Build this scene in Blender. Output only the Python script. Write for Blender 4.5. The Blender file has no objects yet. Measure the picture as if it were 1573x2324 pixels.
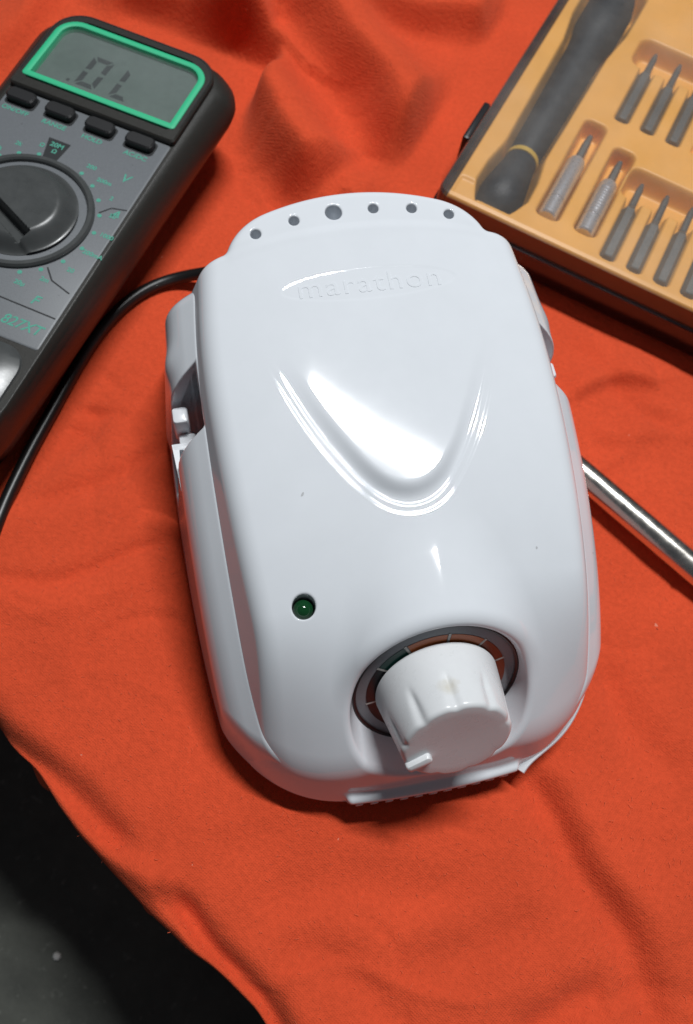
import bpy, bmesh, math, random
import numpy as np
from mathutils import Matrix, Vector

S = 0.01                                  # all modelling numbers are centimetres
scn = bpy.context.scene
col = scn.collection
rad = math.radians

# ------------------------------------------------------------------ camera
TILT, ROLL, CAM_H = rad(22.5), rad(14.0), 29.0
cd = bpy.data.cameras.new('camera')
cam = bpy.data.objects.new('camera', cd); col.objects.link(cam)
cd.sensor_fit = 'VERTICAL'; cd.sensor_height = 24.0
cd.lens = 24.0 * 1850.0 / 2324.0
cd.clip_start = 0.01; cd.clip_end = 20.0
_s, _c, _cr, _sr = math.sin(TILT), math.cos(TILT), math.cos(ROLL), math.sin(ROLL)
_X = Vector((1, 0, 0)); _U = Vector((0, _c, _s)); _B = Vector((0, -_s, _c))
_right = _cr * _X + _sr * _U; _up = -_sr * _X + _cr * _U
cam.matrix_world = Matrix(((_right.x, _up.x, _B.x, 0), (_right.y, _up.y, _B.y, 0),
                           (_right.z, _up.z, _B.z, CAM_H * S), (0, 0, 0, 1)))
cd.dof.use_dof = True; cd.dof.focus_distance = 0.238; cd.dof.aperture_fstop = 10.0
scn.camera = cam

# ------------------------------------------------------------------ room light
w = bpy.data.worlds.new('World'); scn.world = w; w.use_nodes = True
bg = w.node_tree.nodes['Background']
bg.inputs[0].default_value = (0.80, 0.88, 1.0, 1); bg.inputs[1].default_value = 0.065

def area(name, loc, tgt, sx, sy, power, colr, xdir=None):
    l = bpy.data.lights.new(name, 'AREA'); l.shape = 'RECTANGLE'; l.size = sx; l.size_y = sy
    l.energy = power; l.color = colr
    o = bpy.data.objects.new(name, l); col.objects.link(o)
    z = (Vector(loc) - Vector(tgt)).normalized()
    x = Vector(xdir) if xdir else Vector((1, 0, 0))
    x = (x - z * x.dot(z)).normalized(); y = z.cross(x)
    o.matrix_world = Matrix(((x.x, y.x, z.x, loc[0]), (x.y, y.y, z.y, loc[1]), (x.z, y.z, z.z, loc[2]), (0, 0, 0, 1)))
    return o
area('tube_lamp', (0.105, 0.650, 1.60), (0.01, 0.12, 0.05), 0.58, 0.036, 27.0, (0.97, 0.99, 1.0), (0.997, -0.06, 0))

scn.view_settings.view_transform = 'Standard'
scn.view_settings.look = 'None'
scn.view_settings.exposure = 0.0
scn.view_settings.gamma = 1.0
scn.view_settings.use_curve_mapping = False

# ------------------------------------------------------------------ helpers
def put(o, parent=None, loc=None, rz=None):
    col.objects.link(o)
    if parent: o.parent = parent
    if loc is not None: o.location = [v * S for v in loc]
    if rz is not None: o.rotation_euler = (0, 0, rz)
    return o
def thing(name, label, cat, loc=(0, 0, 0), rz=0, group=None):
    o = bpy.data.objects.new(name, None); o.empty_display_size = 0.02
    put(o, None, loc, rz); tag(o, label, cat, group); return o
def tag(o, label, cat, group=None):
    o['label'] = label; o['category'] = cat
    if group: o['group'] = group
    return o
def mesh(name, v, f, m, parent=None, smooth=True, normals=None, loc=None, rz=None, angle=None):
    me = bpy.data.meshes.new(name)
    v = np.asarray(v, float) * S
    if isinstance(f, np.ndarray):
        n = len(f); k = f.shape[1]
        me.vertices.add(len(v)); me.vertices.foreach_set('co', v.ravel())
        me.loops.add(n * k); me.loops.foreach_set('vertex_index', f.ravel().astype(np.int32))
        me.polygons.add(n); me.polygons.foreach_set('loop_start', np.arange(0, n * k, k, dtype=np.int32))
        me.update(calc_edges=True)
    else:
        me.from_pydata(v.tolist(), [], f); me.update()
    if smooth: me.polygons.foreach_set('use_smooth', [True] * len(me.polygons))
    if normals is not None: me.normals_split_custom_set_from_vertices(normals.tolist())
    elif smooth and angle is not None: me.set_sharp_from_angle(angle=rad(angle))
    if m: me.materials.append(m)
    o = bpy.data.objects.new(name, me)
    return put(o, parent, loc, rz)
class MB:
    """collects closed shapes (cm)"""
    def __init__(s): s.v = []; s.f = []
    def add(s, v, f):
        n = len(s.v); s.v += [tuple(p) for p in v]; s.f += [tuple(i + n for i in q) for q in f]; return s
    def loft(s, rings, cap=True):
        k = len(rings[0]); v = [p for r in rings for p in r]; f = []
        for i in range(len(rings) - 1):
            for j in range(k):
                a = i * k + j; b = i * k + (j + 1) % k
                f.append((a, b, b + k, a + k))
        if cap:
            f.append(tuple(reversed(range(k)))); f.append(tuple((len(rings) - 1) * k + j for j in range(k)))
        return s.add(v, f)
    def box(s, x0, x1, y0, y1, z0, z1, b=0.0):
        if b <= 0:
            return s.loft([[(x0, y0, z), (x1, y0, z), (x1, y1, z), (x0, y1, z)] for z in (z0, z1)])
        cx, cy, hx, hy = (x0 + x1) / 2, (y0 + y1) / 2, (x1 - x0) / 2, (y1 - y0) / 2
        R = lambda i, z: [(cx + p[0], cy + p[1], z) for p in rrect(hx - i, hy - i, min(b, hx - i - .001, hy - i - .001), 4)]
        return s.loft([R(b, z0), R(b * .3, z0 + b * .3), R(0, z0 + b), R(0, z1 - b), R(b * .3, z1 - b * .3), R(b, z1)])
    def revolve(s, prof, n=48, c=(0, 0, 0), ax='z', cap=True):
        rings = []
        for r, h in prof:
            ring = []
            for j in range(n):
                a = 2 * math.pi * j / n
                p = (r * math.cos(a), r * math.sin(a), h)
                if ax == 'y': p = (p[0], p[2], -p[1])
                if ax == 'x': p = (p[2], p[0], p[1])
                ring.append((c[0] + p[0], c[1] + p[1], c[2] + p[2]))
            rings.append(ring)
        return s.loft(rings, cap)
    def tube(s, pts, r, n=16):
        pts = [Vector(p) for p in pts]; rings = []; up = Vector((0, 0, 1)); N = None
        for i, p in enumerate(pts):
            t = (pts[min(i + 1, len(pts) - 1)] - pts[max(i - 1, 0)]).normalized()
            if N is None: N = t.cross(up).normalized() if abs(t.z) < .95 else Vector((1, 0, 0))
            N = (N - t * N.dot(t)).normalized(); Bv = t.cross(N)
            rr = r[i] if hasattr(r, '__len__') else r
            rings.append([tuple(p + rr * (math.cos(2 * math.pi * j / n) * N + math.sin(2 * math.pi * j / n) * Bv)) for j in range(n)])
        return s.loft(rings)
    def out(s, name, m, parent=None, smooth=True, angle=35, **k):
        o = mesh(name, s.v, s.f, m, parent, smooth, angle=angle, **k)
        b = bmesh.new(); b.from_mesh(o.data); bmesh.ops.recalc_face_normals(b, faces=b.faces[:]); b.to_mesh(o.data); b.free()
        if smooth: o.data.set_sharp_from_angle(angle=rad(angle))
        return o
def rrect(hx, hy, r, n=6, rs=None):
    rs = rs or (r, r, r, r); out = []
    for q, (sx, sy) in enumerate(((1, 1), (-1, 1), (-1, -1), (1, -1))):
        rq = min(rs[q], hx, hy)
        for k in range(n + 1):
            a = math.pi / 2 * (q + k / n)
            out.append((sx * (hx - rq) + rq * math.cos(a), sy * (hy - rq) + rq * math.sin(a)))
    return out
def spline(xs, ys):
    xs = np.asarray(xs, float); ys = np.asarray(ys, float); n = len(xs); h = np.diff(xs)
    A = np.zeros((n, n)); b = np.zeros(n); A[0, 0] = A[-1, -1] = 1
    for i in range(1, n - 1):
        A[i, i - 1] = h[i - 1]; A[i, i] = 2 * (h[i - 1] + h[i]); A[i, i + 1] = h[i]
        b[i] = 6 * ((ys[i + 1] - ys[i]) / h[i] - (ys[i] - ys[i - 1]) / h[i - 1])
    M = np.linalg.solve(A, b)
    def f(x):
        x = np.asarray(x, float); i = np.clip(np.searchsorted(xs, x) - 1, 0, n - 2)
        a = xs[i + 1] - x; c = x - xs[i]; hh = h[i]
        return M[i] * a**3 / (6 * hh) + M[i + 1] * c**3 / (6 * hh) + (ys[i] / hh - M[i] * hh / 6) * a + (ys[i + 1] / hh - M[i + 1] * hh / 6) * c
    return f
def curve_pts(pts, n):
    pts = np.asarray(pts, float); t = np.arange(len(pts)); q = np.linspace(0, len(pts) - 1, n)
    return np.stack([spline(t, pts[:, k])(q) for k in range(pts.shape[1])], 1)
def smax(a, b, k):
    h = np.maximum(k - np.abs(a - b), 0) / k
    return np.maximum(a, b) + h * h * k * 0.25
def smin(a, b, k): return -smax(-a, -b, k)
def sstep(a, b, x):
    t = np.clip((x - a) / (b - a), 0, 1); return t * t * (3 - 2 * t)
def text_mesh(txt, size, sx=1.0, shear=0.0, align='CENTER', extrude=0.0, spacing=1.0, offset=0.0):
    """glyph outlines as vertices/faces in cm, centred on the baseline middle"""
    cu = bpy.data.curves.new('glyph', 'FONT'); cu.body = txt; cu.size = size; cu.shear = shear
    cu.align_x = align; cu.extrude = extrude; cu.space_character = spacing; cu.resolution_u = 6; cu.offset = offset
    cu.align_y = 'CENTER'
    o = bpy.data.objects.new('glyph', cu); col.objects.link(o)
    bpy.context.view_layer.update()
    me = bpy.data.meshes.new_from_object(o.evaluated_get(bpy.context.evaluated_depsgraph_get()))
    v = np.zeros(len(me.vertices) * 3); me.vertices.foreach_get('co', v); v = v.reshape(-1, 3)
    f = [tuple(p.vertices) for p in me.polygons]
    bpy.data.objects.remove(o); bpy.data.curves.remove(cu); bpy.data.meshes.remove(me)
    v[:, 0] *= sx
    return v, f

def surface_nets(fn, lo, hi, h):
    """closed smooth mesh of fn(x,y,z)=0 with exact positions and normals"""
    ax = [np.arange(a, b + h, h) for a, b in zip(lo, hi)]
    X = ax[0][:, None, None]; Y = ax[1][None, :, None]; Z = ax[2][None, None, :]
    F = np.broadcast_to(fn(X, Y, Z), tuple(len(a) for a in ax)).astype(np.float32)
    ins = F < 0
    cnt = np.zeros(tuple(n - 1 for n in F.shape), np.int8)
    off = [(i, j, k) for i in (0, 1) for j in (0, 1) for k in (0, 1)]
    sl = lambda o, n: slice(o, n - 1 + o)
    for o in off: cnt += ins[sl(o[0], F.shape[0]), sl(o[1], F.shape[1]), sl(o[2], F.shape[2])]
    act = (cnt > 0) & (cnt < 8)
    ci = np.argwhere(act); idx = np.full(act.shape, -1, np.int32); idx[act] = np.arange(len(ci))
    cv = np.stack([F[ci[:, 0] + o[0], ci[:, 1] + o[1], ci[:, 2] + o[2]] for o in off], 1).astype(float)
    acc = np.zeros((len(ci), 3)); n = np.zeros(len(ci))
    for a in range(8):
        for b in range(a + 1, 8):
            d = [q - p for p, q in zip(off[a], off[b])]
            if sum(map(abs, d)) != 1: continue
            m = (cv[:, a] < 0) != (cv[:, b] < 0)
            t = cv[m, a] / (cv[m, a] - cv[m, b])
            acc[m] += np.array(off[a]) + t[:, None] * np.array(d); n[m] += 1
    P = np.array([a[0] for a in ax]) + (ci + acc / n[:, None]) * h
    ev = lambda p: fn(p[:, 0], p[:, 1], p[:, 2])
    def grad(p, e=0.004):
        g = np.zeros_like(p)
        for k in range(3):
            d = np.zeros(3); d[k] = e
            g[:, k] = (ev(p + d) - ev(p - d)) / (2 * e)
        return g
    P0 = P.copy()
    for it in range(4):
        g = grad(P); q = np.sum(g * g, 1) + 1e-6
        st = -(ev(P) / q)[:, None] * g
        l = np.linalg.norm(st, axis=1, keepdims=True); st *= np.minimum(1, 0.5 * h / np.maximum(l, 1e-9))
        P = P + st
        d = np.clip(P - P0, -0.8 * h, 0.8 * h); P = P0 + d
    g = grad(P, 0.012); N = g / np.maximum(np.linalg.norm(g, axis=1, keepdims=True), 1e-9)
    quads = []
    for a in range(3):
        b, c = (a + 1) % 3, (a + 2) % 3
        s0 = [slice(None)] * 3; s1 = [slice(None)] * 3; s0[a] = slice(0, -1); s1[a] = slice(1, None)
        e = np.argwhere(ins[tuple(s0)] != ins[tuple(s1)])
        e = e[(e[:, b] > 0) & (e[:, c] > 0) & (e[:, b] < F.shape[b] - 1) & (e[:, c] < F.shape[c] - 1)]
        fl = ins[tuple(e.T)]
        def at(db, dc):
            q = e.copy(); q[:, b] -= db; q[:, c] -= dc; return idx[tuple(q.T)]
        Q = np.stack([at(1, 1), at(0, 1), at(0, 0), at(1, 0)], 1)
        Q[~fl] = Q[~fl][:, ::-1]; quads.append(Q)
    return P, np.concatenate(quads), N

# ------------------------------------------------------------------ materials
def mat(name, base, rough=0.5, metal=0.0, spec=0.5, **kw):
    m = bpy.data.materials.new(name); m.use_nodes = True
    b = m.node_tree.nodes['Principled BSDF']
    b.inputs['Base Color'].default_value = (*base, 1); b.inputs['Roughness'].default_value = rough
    b.inputs['Metallic'].default_value = metal; b.inputs['Specular IOR Level'].default_value = spec
    for k, v in kw.items(): b.inputs[k.replace('_', ' ')].default_value = v
    return m
def nd(m, t, **kw):
    n = m.node_tree.nodes.new(t)
    for k, v in kw.items():
        if k in n.inputs: n.inputs[k].default_value = v
        else: setattr(n, k, v)
    return n
def lk(m, a, b): m.node_tree.links.new(a, b)
def grain(m, scale, bump, dist=0.0002, cvar=0.0, rvar=0.0, detail=4, base=None, vscale=None):
    """fine relief, slight colour and gloss variation"""
    b = m.node_tree.nodes['Principled BSDF']
    tc = nd(m, 'ShaderNodeTexCoord')
    nz = nd(m, 'ShaderNodeTexNoise', Scale=scale, Detail=detail, Roughness=0.6); lk(m, tc.outputs['Object'], nz.inputs['Vector'])
    if bump:
        bp = nd(m, 'ShaderNodeBump', Strength=bump, Distance=dist); lk(m, nz.outputs['Fac'], bp.inputs['Height']); lk(m, bp.outputs['Normal'], b.inputs['Normal'])
    nv = nz
    if vscale: nv = nd(m, 'ShaderNodeTexNoise', Scale=vscale, Detail=5, Roughness=0.65); lk(m, tc.outputs['Object'], nv.inputs['Vector'])
    if cvar:
        c0 = b.inputs['Base Color'].default_value[:3]
        rp = nd(m, 'ShaderNodeMapRange'); rp.inputs['From Min'].default_value = .3; rp.inputs['From Max'].default_value = .7
        rp.inputs['To Min'].default_value = 1 - cvar; rp.inputs['To Max'].default_value = 1 + cvar
        lk(m, nv.outputs['Fac'], rp.inputs['Value'])
        mx = nd(m, 'ShaderNodeVectorMath', operation='SCALE'); mx.inputs[0].default_value = c0
        lk(m, rp.outputs['Result'], mx.inputs['Scale']); lk(m, mx.outputs['Vector'], b.inputs['Base Color'])
    if rvar:
        r0 = b.inputs['Roughness'].default_value
        rp = nd(m, 'ShaderNodeMapRange'); rp.inputs['From Min'].default_value = .3; rp.inputs['From Max'].default_value = .7
        rp.inputs['To Min'].default_value = r0 - rvar; rp.inputs['To Max'].default_value = r0 + rvar
        lk(m, nv.outputs['Fac'], rp.inputs['Value']); lk(m, rp.outputs['Result'], b.inputs['Roughness'])
    return m
def specks(m, scale, radius, gate, tint, amount=0.8):
    """sparse dust and lint, mixed over whatever drives the base colour"""
    b = m.node_tree.nodes['Principled BSDF']; tc = nd(m, 'ShaderNodeTexCoord')
    nz = nd(m, 'ShaderNodeTexNoise', Scale=scale * 2.5, Detail=2); lk(m, tc.outputs['Object'], nz.inputs['Vector'])
    ad = nd(m, 'ShaderNodeVectorMath', operation='MULTIPLY_ADD'); lk(m, nz.outputs['Color'], ad.inputs[0]); ad.inputs[1].default_value = (0.5 / scale,) * 3; lk(m, tc.outputs['Object'], ad.inputs[2])
    vo = nd(m, 'ShaderNodeTexVoronoi', Scale=scale); lk(m, ad.outputs['Vector'], vo.inputs['Vector'])
    sp = nd(m, 'ShaderNodeSeparateColor'); lk(m, vo.outputs['Color'], sp.inputs[0])
    g1 = nd(m, 'ShaderNodeMath', operation='GREATER_THAN'); lk(m, sp.outputs[0], g1.inputs[0]); g1.inputs[1].default_value = gate
    rr = nd(m, 'ShaderNodeMath', operation='MULTIPLY'); lk(m, sp.outputs[1], rr.inputs[0]); rr.inputs[1].default_value = radius
    g2 = nd(m, 'ShaderNodeMath', operation='LESS_THAN'); lk(m, vo.outputs['Distance'], g2.inputs[0]); lk(m, rr.outputs[0], g2.inputs[1])
    mu = nd(m, 'ShaderNodeMath', operation='MULTIPLY'); lk(m, g1.outputs[0], mu.inputs[0]); lk(m, g2.outputs[0], mu.inputs[1])
    m2 = nd(m, 'ShaderNodeMath', operation='MULTIPLY'); lk(m, mu.outputs[0], m2.inputs[0]); m2.inputs[1].default_value = amount
    mx = nd(m, 'ShaderNodeMix', data_type='RGBA'); lk(m, m2.outputs[0], mx.inputs[0])
    src = b.inputs['Base Color'].links[0].from_socket if b.inputs['Base Color'].links else None
    if src: lk(m, src, mx.inputs[6])
    else: mx.inputs[6].default_value = b.inputs['Base Color'].default_value
    mx.inputs[7].default_value = (*tint, 1); lk(m, mx.outputs[2], b.inputs['Base Color'])
    return m
def clear(name, tint, rough, gloss=1.0, opac=0.0, body=(0.1, 0.07, 0.08), haze=False):
    """thin clear or smoky plastic sheet"""
    m = bpy.data.materials.new(name); m.use_nodes = True; nt = m.node_tree; nt.nodes.clear()
    out = nd(m, 'ShaderNodeOutputMaterial'); tr = nd(m, 'ShaderNodeBsdfTransparent'); tr.inputs[0].default_value = (*tint, 1)
    gl = nd(m, 'ShaderNodeBsdfGlossy'); gl.inputs['Roughness'].default_value = rough; gl.inputs[0].default_value = (gloss, gloss, gloss, 1)
    lw = nd(m, 'ShaderNodeLayerWeight'); lw.inputs['Blend'].default_value = 0.5
    pw = nd(m, 'ShaderNodeMath', operation='POWER'); lk(m, lw.outputs['Facing'], pw.inputs[0]); pw.inputs[1].default_value = 5.0
    fr = nd(m, 'ShaderNodeMath', operation='MULTIPLY_ADD'); lk(m, pw.outputs[0], fr.inputs[0]); fr.inputs[1].default_value = 0.92; fr.inputs[2].default_value = 0.07
    mx = nd(m, 'ShaderNodeMixShader'); lk(m, fr.outputs[0], mx.inputs[0])
    df = nd(m, 'ShaderNodeBsdfDiffuse'); df.inputs[0].default_value = (*body, 1)
    m2 = nd(m, 'ShaderNodeMixShader'); m2.inputs[0].default_value = opac
    if haze:  # uneven pale veil mixed into the sheet colour
        tc = nd(m, 'ShaderNodeTexCoord'); nz = nd(m, 'ShaderNodeTexNoise', Scale=22.0, Detail=6, Roughness=0.62); lk(m, tc.outputs['Object'], nz.inputs['Vector'])
        sm = nd(m, 'ShaderNodeMapRange'); sm.inputs['From Min'].default_value = .3; sm.inputs['From Max'].default_value = .72
        sm.inputs['To Min'].default_value = opac * .45; sm.inputs['To Max'].default_value = opac * 1.9
        lk(m, nz.outputs['Fac'], sm.inputs['Value']); lk(m, sm.outputs[0], m2.inputs[0])
    lk(m, tr.outputs[0], m2.inputs[1]); lk(m, df.outputs[0], m2.inputs[2])
    lk(m, m2.outputs[0], mx.inputs[1]); lk(m, gl.outputs[0], mx.inputs[2]); lk(m, mx.outputs[0], out.inputs[0])
    return m

M_white = grain(mat('white_plastic', (0.74, 0.77, 0.81), 0.058, spec=0.40), 500, 0.004, 0.0001, 0.015, 0.006, vscale=70)
M_white2 = grain(mat('white_plastic_matt', (0.74, 0.76, 0.79), 0.30), 900, 0.03, 0.0001, 0.015, 0.05, vscale=60)
M_knob = grain(mat('knob_plastic', (0.74, 0.755, 0.77), 0.30), 700, 0.05, 0.0002, 0.02, 0.06, vscale=120)
M_led = mat('green_led', (0.004, 0.05, 0.014), 0.12, Coat_Weight=0.6)
M_dialgrey = grain(mat('dial_grey', (0.25, 0.26, 0.28), 0.35), 1500, 0.05, 0.0001, 0.05)
M_dgreen = mat('dial_green', (0.004, 0.045, 0.035), 0.35)
M_dblack = mat('dial_black', (0.008, 0.01, 0.012), 0.35)
M_dorange = mat('dial_orange', (0.46, 0.115, 0.03), 0.35)
M_dbrown = mat('dial_brown', (0.20, 0.035, 0.010), 0.35)
M_dtick = mat('dial_tick', (0.5, 0.48, 0.45), 0.4)
M_rubber = grain(mat('black_rubber', (0.012, 0.012, 0.012), 0.45), 700, 0.1, 0.0002)
M_cable = grain(mat('black_cable', (0.010, 0.010, 0.010), 0.36), 500, 0.08, 0.0002)
M_mbody = grain(mat('meter_body', (0.022, 0.021, 0.018), 0.44, spec=0.45), 2600, 0.30, 0.0003, 0.10, 0.08)
M_mpanel = grain(mat('meter_panel', (0.155, 0.166, 0.178), 0.45), 2600, 0.12, 0.0002, 0.10, 0.05)
M_mknob = grain(mat('meter_knob', (0.062, 0.066, 0.066), 0.30), 900, 0.06, 0.0002, 0.10, 0.06, vscale=120)
M_mbtn = grain(mat('meter_button', (0.008, 0.008, 0.009), 0.5), 2000, 0.2, 0.0002)
M_green = grain(mat('green_trim', (0.030, 0.49, 0.24), 0.55), 2500, 0.15, 0.0002, 0.05)
M_print = grain(mat('green_print', (0.07, 0.34, 0.25), 0.6), 2500, 0.0, cvar=0.25)
M_lcd = grain(mat('lcd_plate', (0.115, 0.145, 0.132), 0.5), 300, 0.0, cvar=0.08)
M_seg = mat('lcd_segment', (0.008, 0.010, 0.012), 0.6)
M_line = mat('dark_print', (0.012, 0.014, 0.016), 0.6)
M_pane = clear('clear_pane', (0.96, 0.98, 0.97), 0.10, opac=0.035, body=(0.7, 0.75, 0.75), haze=True)
M_tray = grain(mat('orange_tray', (0.84, 0.42, 0.085), 0.42), 900, 0.05, 0.0002, 0.05, 0.06, vscale=40)
M_lid = clear('clear_lid', (0.98, 0.965, 0.955), 0.16, opac=0.065, body=(0.80, 0.76, 0.72), haze=True)  # pale mottled veil stands in for milky glare reflected on the lid
M_case = clear('smoky_case', (0.30, 0.19, 0.20), 0.14, opac=0.35, body=(0.05, 0.022, 0.022))
M_wall = clear('smoky_wall', (0.55, 0.38, 0.38), 0.12, opac=0.30, body=(0.10, 0.045, 0.045))
M_latch = mat('black_latch', (0.012, 0.012, 0.014), 0.4)
M_handle = grain(mat('handle_grip', (0.010, 0.014, 0.020), 0.5), 1100, 0.5, 0.0005, 0.8)
M_yellow = grain(mat('yellow_ring', (0.55, 0.36, 0.05), 0.5), 900, 0.1)
M_bit = grain(mat('bit_steel', (0.17, 0.165, 0.155), 0.42, metal=0.55), 1500, 0.12, 0.0002, 0.15, 0.06)
M_silver = grain(mat('nickel', (0.72, 0.73, 0.77), 0.30, metal=0.75), 1200, 0.01, 0.0001, 0.05, 0.05)
M_chrome = grain(mat('chrome', (0.74, 0.70, 0.64), 0.24, metal=1.0), 500, 0.03, 0.0002, 0.08, 0.06, vscale=260)
M_lint = mat('lint', (0.62, 0.5, 0.45), 0.9)
M_crumb = mat('crumb', (0.6, 0.6, 0.58), 0.8)

specks(M_white, 75, 0.045, 0.82, (0.30, 0.30, 0.30), 0.55)
specks(M_mpanel, 260, 0.10, 0.8, (0.03, 0.03, 0.03), 0.6)
specks(M_mknob, 170, 0.06, 0.8, (0.35, 0.36, 0.36), 0.5)
def wear(m, pos, r, tint):
    """one yellowed, rubbed patch"""
    b = m.node_tree.nodes['Principled BSDF']; tc = nd(m, 'ShaderNodeTexCoord')
    ds = nd(m, 'ShaderNodeVectorMath', operation='DISTANCE'); lk(m, tc.outputs['Object'], ds.inputs[0]); ds.inputs[1].default_value = [p * S for p in pos]
    nz = nd(m, 'ShaderNodeTexNoise', Scale=380, Detail=5, Roughness=0.7); lk(m, tc.outputs['Object'], nz.inputs['Vector'])
    ad = nd(m, 'ShaderNodeMath', operation='MULTIPLY_ADD'); lk(m, nz.outputs['Fac'], ad.inputs[0]); ad.inputs[1].default_value = r * S * 1.3; lk(m, ds.outputs['Value'], ad.inputs[2])
    mr = nd(m, 'ShaderNodeMapRange'); mr.inputs['From Min'].default_value = r * S * 0.7; mr.inputs['From Max'].default_value = r * S * 1.5
    mr.inputs['To Min'].default_value = 0.75; mr.inputs['To Max'].default_value = 0.0; lk(m, ad.outputs[0], mr.inputs['Value'])
    mx = nd(m, 'ShaderNodeMix', data_type='RGBA'); lk(m, mr.outputs[0], mx.inputs[0])
    lk(m, b.inputs['Base Color'].links[0].from_socket, mx.inputs[6]); mx.inputs[7].default_value = (*tint, 1); lk(m, mx.outputs[2], b.inputs['Base Color'])
wear(M_knob, (-0.15, 1.72, 1.45), 0.42, (0.58, 0.54, 0.44))

def cloth_material():
    m = mat('orange_cloth', (0.70, 0.083, 0.030), 0.92, spec=0.12)
    b = m.node_tree.nodes['Principled BSDF']
    b.inputs['Sheen Weight'].default_value = 0.25; b.inputs['Sheen Roughness'].default_value = 0.5
    b.inputs['Sheen Tint'].default_value = (1.0, 0.35, 0.2, 1)
    tc = nd(m, 'ShaderNodeTexCoord')
    n1 = nd(m, 'ShaderNodeTexNoise', Scale=1500, Detail=3, Roughness=0.6)      # nap
    n2 = nd(m, 'ShaderNodeTexNoise', Scale=520, Detail=6, Roughness=0.65)      # pilling
    n3 = nd(m, 'ShaderNodeTexNoise', Scale=28, Detail=4, Roughness=0.55)       # washed patches
    mp = nd(m, 'ShaderNodeMapping'); mp.inputs['Rotation'].default_value = (0, 0, 0.5); lk(m, tc.outputs['Object'], mp.inputs['Vector'])
    w1 = nd(m, 'ShaderNodeTexWave', Scale=420, Distortion=1.2, Detail=1.0, bands_direction='X')
    w2 = nd(m, 'ShaderNodeTexWave', Scale=420, Distortion=1.2, Detail=1.0, bands_direction='Y')
    for n in (n1, n2, n3): lk(m, tc.outputs['Object'], n.inputs['Vector'])
    for n in (w1, w2): lk(m, mp.outputs['Vector'], n.inputs['Vector'])
    mw = nd(m, 'ShaderNodeMath', operation='MULTIPLY'); lk(m, w1.outputs['Fac'], mw.inputs[0]); lk(m, w2.outputs['Fac'], mw.inputs[1])
    mk = nd(m, 'ShaderNodeMath', operation='MULTIPLY'); lk(m, mw.outputs[0], mk.inputs[0]); mk.inputs[1].default_value = 0.30
    a1 = nd(m, 'ShaderNodeMath', operation='MULTIPLY_ADD'); lk(m, n1.outputs['Fac'], a1.inputs[0]); a1.inputs[1].default_value = 0.9; lk(m, mk.outputs[0], a1.inputs[2])
    a2 = nd(m, 'ShaderNodeMath', operation='MULTIPLY_ADD'); lk(m, n2.outputs['Fac'], a2.inputs[0]); a2.inputs[1].default_value = 1.6; lk(m, a1.outputs[0], a2.inputs[2])
    bp = nd(m, 'ShaderNodeBump', Strength=0.75, Distance=0.00045); lk(m, a2.outputs[0], bp.inputs['Height']); lk(m, bp.outputs['Normal'], b.inputs['Normal'])
    mr = nd(m, 'ShaderNodeMapRange'); mr.inputs['From Min'].default_value = .3; mr.inputs['From Max'].default_value = .7
    mr.inputs['To Min'].default_value = .93; mr.inputs['To Max'].default_value = 1.07; lk(m, n3.outputs['Fac'], mr.inputs['Value'])
    m4 = nd(m, 'ShaderNodeMapRange'); m4.inputs['From Min'].default_value = .3; m4.inputs['From Max'].default_value = .7
    m4.inputs['To Min'].default_value = .90; m4.inputs['To Max'].default_value = 1.10; lk(m, n2.outputs['Fac'], m4.inputs['Value'])
    mm = nd(m, 'ShaderNodeMath', operation='MULTIPLY'); lk(m, mr.outputs[0], mm.inputs[0]); lk(m, m4.outputs[0], mm.inputs[1])
    sc = nd(m, 'ShaderNodeVectorMath', operation='SCALE'); sc.inputs[0].default_value = (0.70, 0.083, 0.030)
    lk(m, mm.outputs[0], sc.inputs['Scale']); lk(m, sc.outputs['Vector'], b.inputs['Base Color'])
    return m
M_cloth = specks(specks(cloth_material(), 110, 0.09, 0.80, (0.85, 0.42, 0.30), 0.55), 70, 0.055, 0.86, (0.10, 0.03, 0.02), 0.8)

M_fibre = mat('cloth_fibre', (0.72, 0.13, 0.06), 0.9, spec=0.1)
def floor_material():
    m = mat('dark_stone', (0.05, 0.055, 0.05), 0.6)
    b = m.node_tree.nodes['Principled BSDF']; tc = nd(m, 'ShaderNodeTexCoord')
    n1 = nd(m, 'ShaderNodeTexNoise', Scale=14, Detail=8, Roughness=0.7); n2 = nd(m, 'ShaderNodeTexNoise', Scale=160, Detail=3, Roughness=0.7)
    for n in (n1, n2): lk(m, tc.outputs['Object'], n.inputs['Vector'])
    cr = nd(m, 'ShaderNodeValToRGB'); cr.color_ramp.elements[0].position = .3; cr.color_ramp.elements[0].color = (0.026, 0.029, 0.024, 1)
    cr.color_ramp.elements[1].position = .75; cr.color_ramp.elements[1].color = (0.10, 0.105, 0.088, 1); lk(m, n1.outputs['Fac'], cr.inputs['Fac'])
    c2 = nd(m, 'ShaderNodeValToRGB'); c2.color_ramp.elements[0].position = .62; c2.color_ramp.elements[0].color = (0, 0, 0, 1)
    c2.color_ramp.elements[1].position = .80; c2.color_ramp.elements[1].color = (0.12, 0.12, 0.11, 1); lk(m, n2.outputs['Fac'], c2.inputs['Fac'])
    ad = nd(m, 'ShaderNodeVectorMath', operation='ADD'); lk(m, cr.outputs[0], ad.inputs[0]); lk(m, c2.outputs[0], ad.inputs[1])
    lk(m, ad.outputs['Vector'], b.inputs['Base Color'])
    bp = nd(m, 'ShaderNodeBump', Strength=0.4, Distance=0.002); lk(m, n1.outputs['Fac'], bp.inputs['Height']); lk(m, bp.outputs['Normal'], b.inputs['Normal'])
    return m
M_floor = floor_material()

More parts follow.
